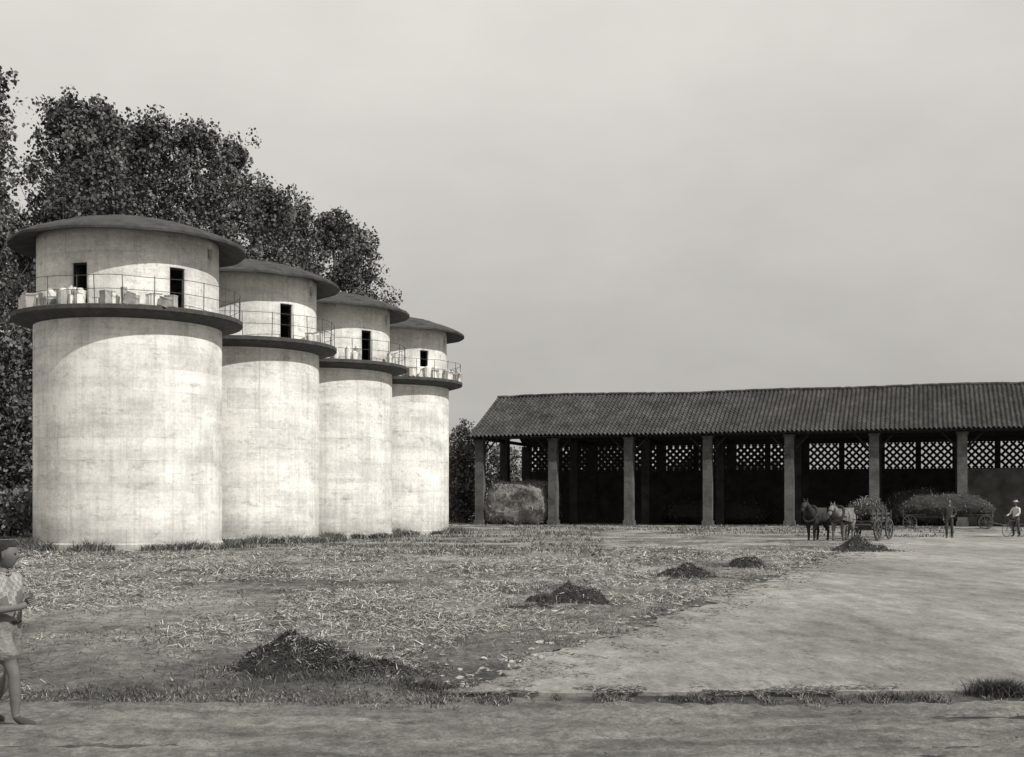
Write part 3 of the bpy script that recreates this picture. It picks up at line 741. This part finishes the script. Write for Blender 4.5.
def person(name,loc,yaw,s,J,sh,tr,legskin=False,hat=False,shoe=M_shoe,hyaw=0):
    P=empty(name,loc,yaw); P.scale=(s,s,s)
    V=[(0,0,.93),(0,0,1.06),J.get('chest',(0,0,1.26)),J.get('neck',(0,0,1.46)),J.get('neck2',(.01,0,1.54))]
    Rr=[.135,.13,.15,.062,.055] if not legskin else [.14,.15,.16,.058,.052]
    E=[(0,1),(1,2),(2,3),(3,4)]; em=[1,1,1,0]
    for sg,k in ((-1,'R'),(1,'L')):
        i=len(V); shd,elb,wr,pa=J['arm'+k]
        if legskin:
            sh_=Vector(shd); e_=Vector(elb); V+=[shd,sh_.lerp(e_,.62),sh_.lerp(e_,.70),elb,wr,pa]; Rr+=[.082,.076,.048,.045,.031,.036]
            E+=[(2,i)]+[(i+q,i+q+1) for q in range(5)]; em+=[1,1,0,0,0,0]
        else:
            V+=[shd,elb,Vector(elb).lerp(Vector(wr),.12),wr,pa]; Rr+=[.068,.050,.046,.030,.034]
            E+=[(2,i)]+[(i+q,i+q+1) for q in range(4)]; em+=[1,1,1,1,0]
        i=len(V); hp,kn,an,ball,toe=[Vector(q) for q in J['leg'+k]]
        if legskin:
            m1=hp.lerp(kn,.60); m2=hp.lerp(kn,.66); mk=kn.lerp(an,.35)
            V+=[hp,m1,m2,kn,mk,an,ball,toe]; Rr+=[.115,.118,.072,.057,.060,.038,.046,.034]
            E+=[(0,i)]+[(i+q,i+q+1) for q in range(7)]; em+=[2,2,0,0,0,0,3,3]
        else:
            mk=kn.lerp(an,.35); V+=[hp,kn,mk,an,ball,toe]; Rr+=[.10,.075,.068,.055,.045,.035]
            E+=[(0,i)]+[(i+q,i+q+1) for q in range(5)]; em+=[2,2,2,2,3,3]
    em[0]=2 if legskin else 1
    me=skin(V,E,Rr,(0,),3 if legskin else 2); assign(me,V,E,em,[M_skin,sh,tr,shoe])
    obj('body',me,P)
    nk=Vector(V[4]); head(P,nk+Vector((.02,0,.105)),1.0 if not legskin else 1.12,hyaw,hat)
    for k,sg in (('R',-1),('L',1)):
        shd,elb,wr,pa=[Vector(q) for q in J['arm'+k]]; d=(pa-wr).normalized()
        nr=Vector(J.get('pn'+k,(0,-sg,0))); nr=(nr-d*nr.dot(d)).normalized(); side=d.cross(nr)*1
        if side.z>0: side=-side
        hand(P,pa+d*.01,d,side,nr,1.0)
    if legskin:
        bm=bmesh.new(); 
        for q in range(20):
            a=2*math.pi*q/20; b2=2*math.pi*(q+1)/20; c=Vector(V[3])+Vector((0,0,.01))
            tube(bm,c+Vector((.066*math.cos(a),.07*math.sin(a),.02*math.cos(a)*-1)),c+Vector((.066*math.cos(b2),.07*math.sin(b2),.02*math.cos(b2)*-1)),.014,n=6,caps=False)
        bm_obj('collar',bm,sh,P,True)
        bm=bmesh.new()
        for q in range(24):
            a=2*math.pi*q/24; b2=2*math.pi*(q+1)/24; c=Vector((0,0,.985))
            tube(bm,c+Vector((.137*math.cos(a),.15*math.sin(a),0)),c+Vector((.137*math.cos(b2),.15*math.sin(b2),0)),.016,n=6,caps=False)
        bm_obj('belt',bm,M_shoe,P,True)
    return P
JB=dict(chest=(-.03,0,1.27),neck=(-.02,0,1.44),neck2=(.0,0,1.51),
 armR=((-.03,-.20,1.37),(-.03,-.27,1.10),(.23,-.17,1.13),(.29,-.11,1.16)),
 armL=((-.02,.20,1.37),(.0,.27,1.12),(.23,.06,1.19),(.28,.0,1.21)),
 pnR=(0,1,.2),pnL=(0,-1,.2),
 legR=((0,-.10,.86),(.15,-.10,.50),(.17,-.10,.09),(.28,-.11,.045),(.37,-.11,.035)),
 legL=((0,.10,.86),(.0,.10,.48),(-.20,.10,.15),(-.14,.10,.05),(-.05,.10,.035)))
person('boy',(-3.845,9.85,-.012),R(-8),.80,JB,M_shirt,M_short,legskin=True,shoe=mat('canvas_shoe',.06,.3,8,.1),hyaw=R(8))
JS=dict(armR=((0,-.2,1.40),(-.02,-.27,1.12),(.08,-.25,.88),(.11,-.24,.80)),armL=((0,.2,1.40),(-.05,.28,1.13),(.12,.2,.98),(.19,.15,.98)),
 legR=((0,-.1,.88),(.10,-.11,.5),(.04,-.11,.09),(.13,-.12,.04),(.22,-.12,.03)),legL=((0,.1,.88),(.0,.11,.5),(-.12,.12,.1),(-.04,.12,.04),(.05,.12,.03)))
JC=dict(JS); JC['armR']=((0,-.2,1.40),(.10,-.27,1.14),(.34,-.25,1.03),(.41,-.24,1.02)); JC['armL']=((0,.2,1.40),(.05,.27,1.14),(.26,.22,1.02),(.33,.2,1.0))
person('farm_worker',(22.2,66,.02),R(-110),1.12,JS,M_dcloth,M_dcloth)
CY=R(205)
person('farm_worker',(26.95,69.5,.02),CY,1.08,JC,M_lshirt,M_dcloth,hat=True)
BC=empty('bicycle',(26.95-.25,69.5-.42,.02),CY); bm=bmesh.new()
def circ(c,r,tr,n=28):
    for k in range(n):
        a=2*math.pi*k/n;b2=2*math.pi*(k+1)/n
        tube(bm,Vector(c)+Vector((r*math.cos(a),0,r*math.sin(a))),Vector(c)+Vector((r*math.cos(b2),0,r*math.sin(b2))),tr,n=6,caps=False)
for cx_ in (-.52,.55):
    circ((cx_,0,.34),.325,.019)
    for k in range(12):
        a=math.pi*2*k/12; tube(bm,(cx_,0,.34),(cx_+.31*math.cos(a),0,.34+.31*math.sin(a)),.004,n=4)
for a,b_ in [((-.52,0,.34),(-.06,0,.30)),((-.52,0,.34),(-.18,0,.82)),((-.06,0,.30),(-.2,0,.90)),((-.18,0,.82),(.36,0,.86)),((-.06,0,.30),(.38,0,.76)),((.55,0,.34),(.33,0,.98)),((.33,-.01,.98),(.38,-.25,1.0)),((.33,.01,.98),(.38,.25,1.0)),((.38,-.25,1.0),(.24,-.27,.98)),((.38,.25,1.0),(.24,.27,.98)),((-.06,0,.30),(0,-.1,.16)),((-.06,0,.30),(-.12,.1,.44))]: tube(bm,a,b_,.016,n=6)
box(bm,-.34,-.08,-.07,.07,.90,.95); circ((-.06,.03,.30),.1,.01,16)
bm_obj('frame_and_wheels',bm,M_iron,BC)
# ------------------------------------------------------------ horses
M_hd=mat('dark_bay_coat',.03,.4,3,.1,rough=.6); M_hg=mat('grey_coat',.15,.55,4,.1,rough=.7); M_hoof=mat('hoof',.05,.2,5,0); M_mane=mat('mane_hair',.03,.3,14,.4); M_maneg=mat('grey_mane_hair',.09,.3,14,.4); M_leather=mat('leather',.03,.3,5,.1,rough=.6)
def horse(name,loc,yaw,coat,mane,ph=0,drop=0):
    P=empty(name,loc,yaw)
    V=[(-.1,0,1.18),(-.62,0,1.24),(-.88,0,1.20),(.42,0,1.16),(.70,0,1.30-drop*.2),(.97,0,1.56-drop*.6),(1.16,0,1.77-drop),(1.32,0,1.70-drop),(1.49,0,1.48-drop),(1.56,0,1.36-drop)]
    Rr=[.35,.35,.22,.36,.27,.18,.13,.135,.09,.07]
    E=[(0,1),(1,2),(0,3),(3,4),(4,5),(5,6),(6,7),(7,8),(8,9)]; em=[0]*9
    for sg in (1,-1):
        o_=.12*sg*(1 if ph==0 else -1)
        i=len(V); V+=[(.50,.2*sg,.98),(.50+o_*.5,.21*sg,.78),(.54+o_,.19*sg,.46),(.52+o_,.19*sg,.15),(.58+o_,.19*sg,.05)]; Rr+=[.17,.12,.075,.052,.07]
        E+=[(3,i)]+[(i+q,i+q+1) for q in range(4)]; em+=[0,0,0,0,1]
        i=len(V); V+=[(-.60,.2*sg,1.0),(-.45-o_*.4,.22*sg,.80),(-.80-o_,.2*sg,.53),(-.74-o_,.2*sg,.16),(-.67-o_,.2*sg,.05)]; Rr+=[.22,.165,.075,.052,.07]
        E+=[(1,i)]+[(i+q,i+q+1) for q in range(4)]; em+=[0,0,0,0,1]
    me=skin(V,E,Rr,(0,),2); assign(me,V,E,em,[coat,M_hoof]); obj('body',me,P)
    me=skin([(-1.0,0,1.3),(-1.12,0,1.1),(-1.14,0,.8),(-1.1,0,.45)],[(0,1),(1,2),(2,3)],[.05,.07,.075,.03],(0,)); me.materials.clear(); me.materials.append(mane); obj('tail',me,P)
    bm=bmesh.new()
    for sg in (1,-1): tube(bm,(1.16,.07*sg,1.85-drop),(1.17,.09*sg,2.02-drop),.045,.006,8)
    bm_obj('ears',bm,coat,P)
    bm=bmesh.new()
    cr=[(.62,1.60-drop*.1),(.79,1.72-drop*.35),(.97,1.85-drop*.7),(1.10,1.92-drop),(1.22,1.91-drop)]
    for (a,b_),(c,d) in zip(cr,cr[1:]):
        for q in range(5):
            f=q/5; x=a+(c-a)*f; z=b_+(d-b_)*f
            tube(bm,(x,0,z-.02),(x-.02,-.13-.03*random.random(),z-.26-random.random()*.1),.04,.012,6)
    bm_obj('mane',bm,mane,P)
    bm=bmesh.new()
    for sg in (1,-1): bmesh.ops.create_uvsphere(bm,u_segments=8,v_segments=6,radius=.025,matrix=Matrix.Translation((1.29,.115*sg,1.74-drop)))
    bm_obj('eyes',bm,M_eye,P,True)
    bm=bmesh.new()
    def ring(c,ax,ry,rz,r,n=24):
        q=Vector(ax).to_track_quat('X','Z')
        for k in range(n):
            a=2*math.pi*k/n;b2=2*math.pi*(k+1)/n
            tube(bm,Vector(c)+q@Vector((0,ry*math.cos(a),rz*math.sin(a))),Vector(c)+q@Vector((0,ry*math.cos(b2),rz*math.sin(b2))),r,n=6,caps=False)
    ring((.64,0,1.28),(.85,0,.5),.30,.42,.06); ring((.15,0,1.17),(1,0,0),.37,.385,.022); ring((1.43,0,1.56-drop),(.55,0,-.8),.115,.115,.015)
    for sg in (1,-1): tube(bm,(.66,.33*sg,1.2),(-1.5,.36*sg,.85),.02,n=6)
    tube(bm,(1.43,0,1.68-drop),(.66,0,1.70),.012,n=5)
    bm_obj('harness',bm,M_leather,P)
HD=Vector((-.60,-.80,0)); yaw=math.atan2(HD.y,HD.x); SD=Vector((-HD.y,HD.x,0))
hc=Vector((14.85,60.2,.0))
horse('horse',hc-SD*.72+HD*.2,yaw,M_hd,M_mane,0,.0)
horse('horse',hc+SD*.50,yaw,M_hg,M_maneg,1,.16)
# ------------------------------------------------------------ wagons
def wagon(name,loc,yaw,L_,wd,h,hmat,mp,seed,hayw=1.2,pole=True):
    P=empty(name,loc,yaw); bm=bmesh.new(); zb=.85
    box(bm,-L_/2,L_/2,-wd/2,wd/2,zb,zb+.07)
    for sg in (1,-1):
        for z in (.12,.34): box(bm,-L_/2,L_/2,sg*wd/2-.02+ .03*sg,sg*wd/2+.02+.03*sg,zb+z,zb+z+.12)
        for x in np.linspace(-L_/2+.1,L_/2-.1,5): box(bm,x-.03,x+.03,sg*(wd/2+.075)-.02,sg*(wd/2+.075)+.02,zb-.06,zb+.6)
    for x in (-L_/2+.55,L_/2-.55): tube(bm,(x,-wd/2-.1,.5),(x,wd/2+.1,.5),.05); box(bm,x-.08,x+.08,-wd/2+.1,wd/2-.1,.54,zb-.003)
    if pole:
        tube(bm,(L_/2-.4,0,.55),(L_/2+3.2,0,.85),.05,.035); tube(bm,(L_/2+.55,-.9,.72),(L_/2+.55,.9,.72),.04)
    else: tube(bm,(L_/2-.4,0,.55),(L_/2+1.6,0,.06),.05,.04)
    bm_obj('bed_and_pole',bm,M_wood,P)
    bm=bmesh.new()
    for x in (-L_/2+.55,L_/2-.55):
        for sg in (1,-1):
            y=sg*(wd/2+.17); r=.5; n=28
            for k in range(n):
                a=2*math.pi*k/n;b2=2*math.pi*(k+1)/n
                A=[Vector((x+rr*math.cos(t_),y+dy,.5+rr*math.sin(t_))) for t_ in (a,b2) for rr in (r,r-.07) for dy in (-.035,.035)]
                vs=[bm.verts.new(p) for p in A]
                for f in [(0,1,5,4),(2,6,7,3),(0,4,6,2),(1,3,7,5)]: bm.faces.new([vs[i] for i in f])
            for k in range(10):
                a=2*math.pi*k/10; tube(bm,(x+.07*math.cos(a),y,.5+.07*math.sin(a)),(x+.45*math.cos(a),y,.5+.45*math.sin(a)),.028,.022,6)
            tube(bm,(x,y-.11,.5),(x,y+.11,.5),.09,.075,12)
    bm_obj('wheels',bm,M_wood,P)
    hb=hay_block('hay_load',-L_/2*1.08,L_/2*1.08,-wd/2*hayw,wd/2*hayw,h,hmat,ST,P,seed,5000,.4,(.06,.22),.022,mp,3); hb.location=(0,0,zb+.1)
wc=hc-HD*4.2; wagon('hay_wagon',(wc.x,wc.y,.03),yaw,2.6,1.3,.9,M_haydark,(.06,.28),11)
wagon('hay_wagon',(31.2,93.2,.0),R(-17.5),6.2,1.9,1.5,M_haydark,(.03,.18),21,1.6,False)
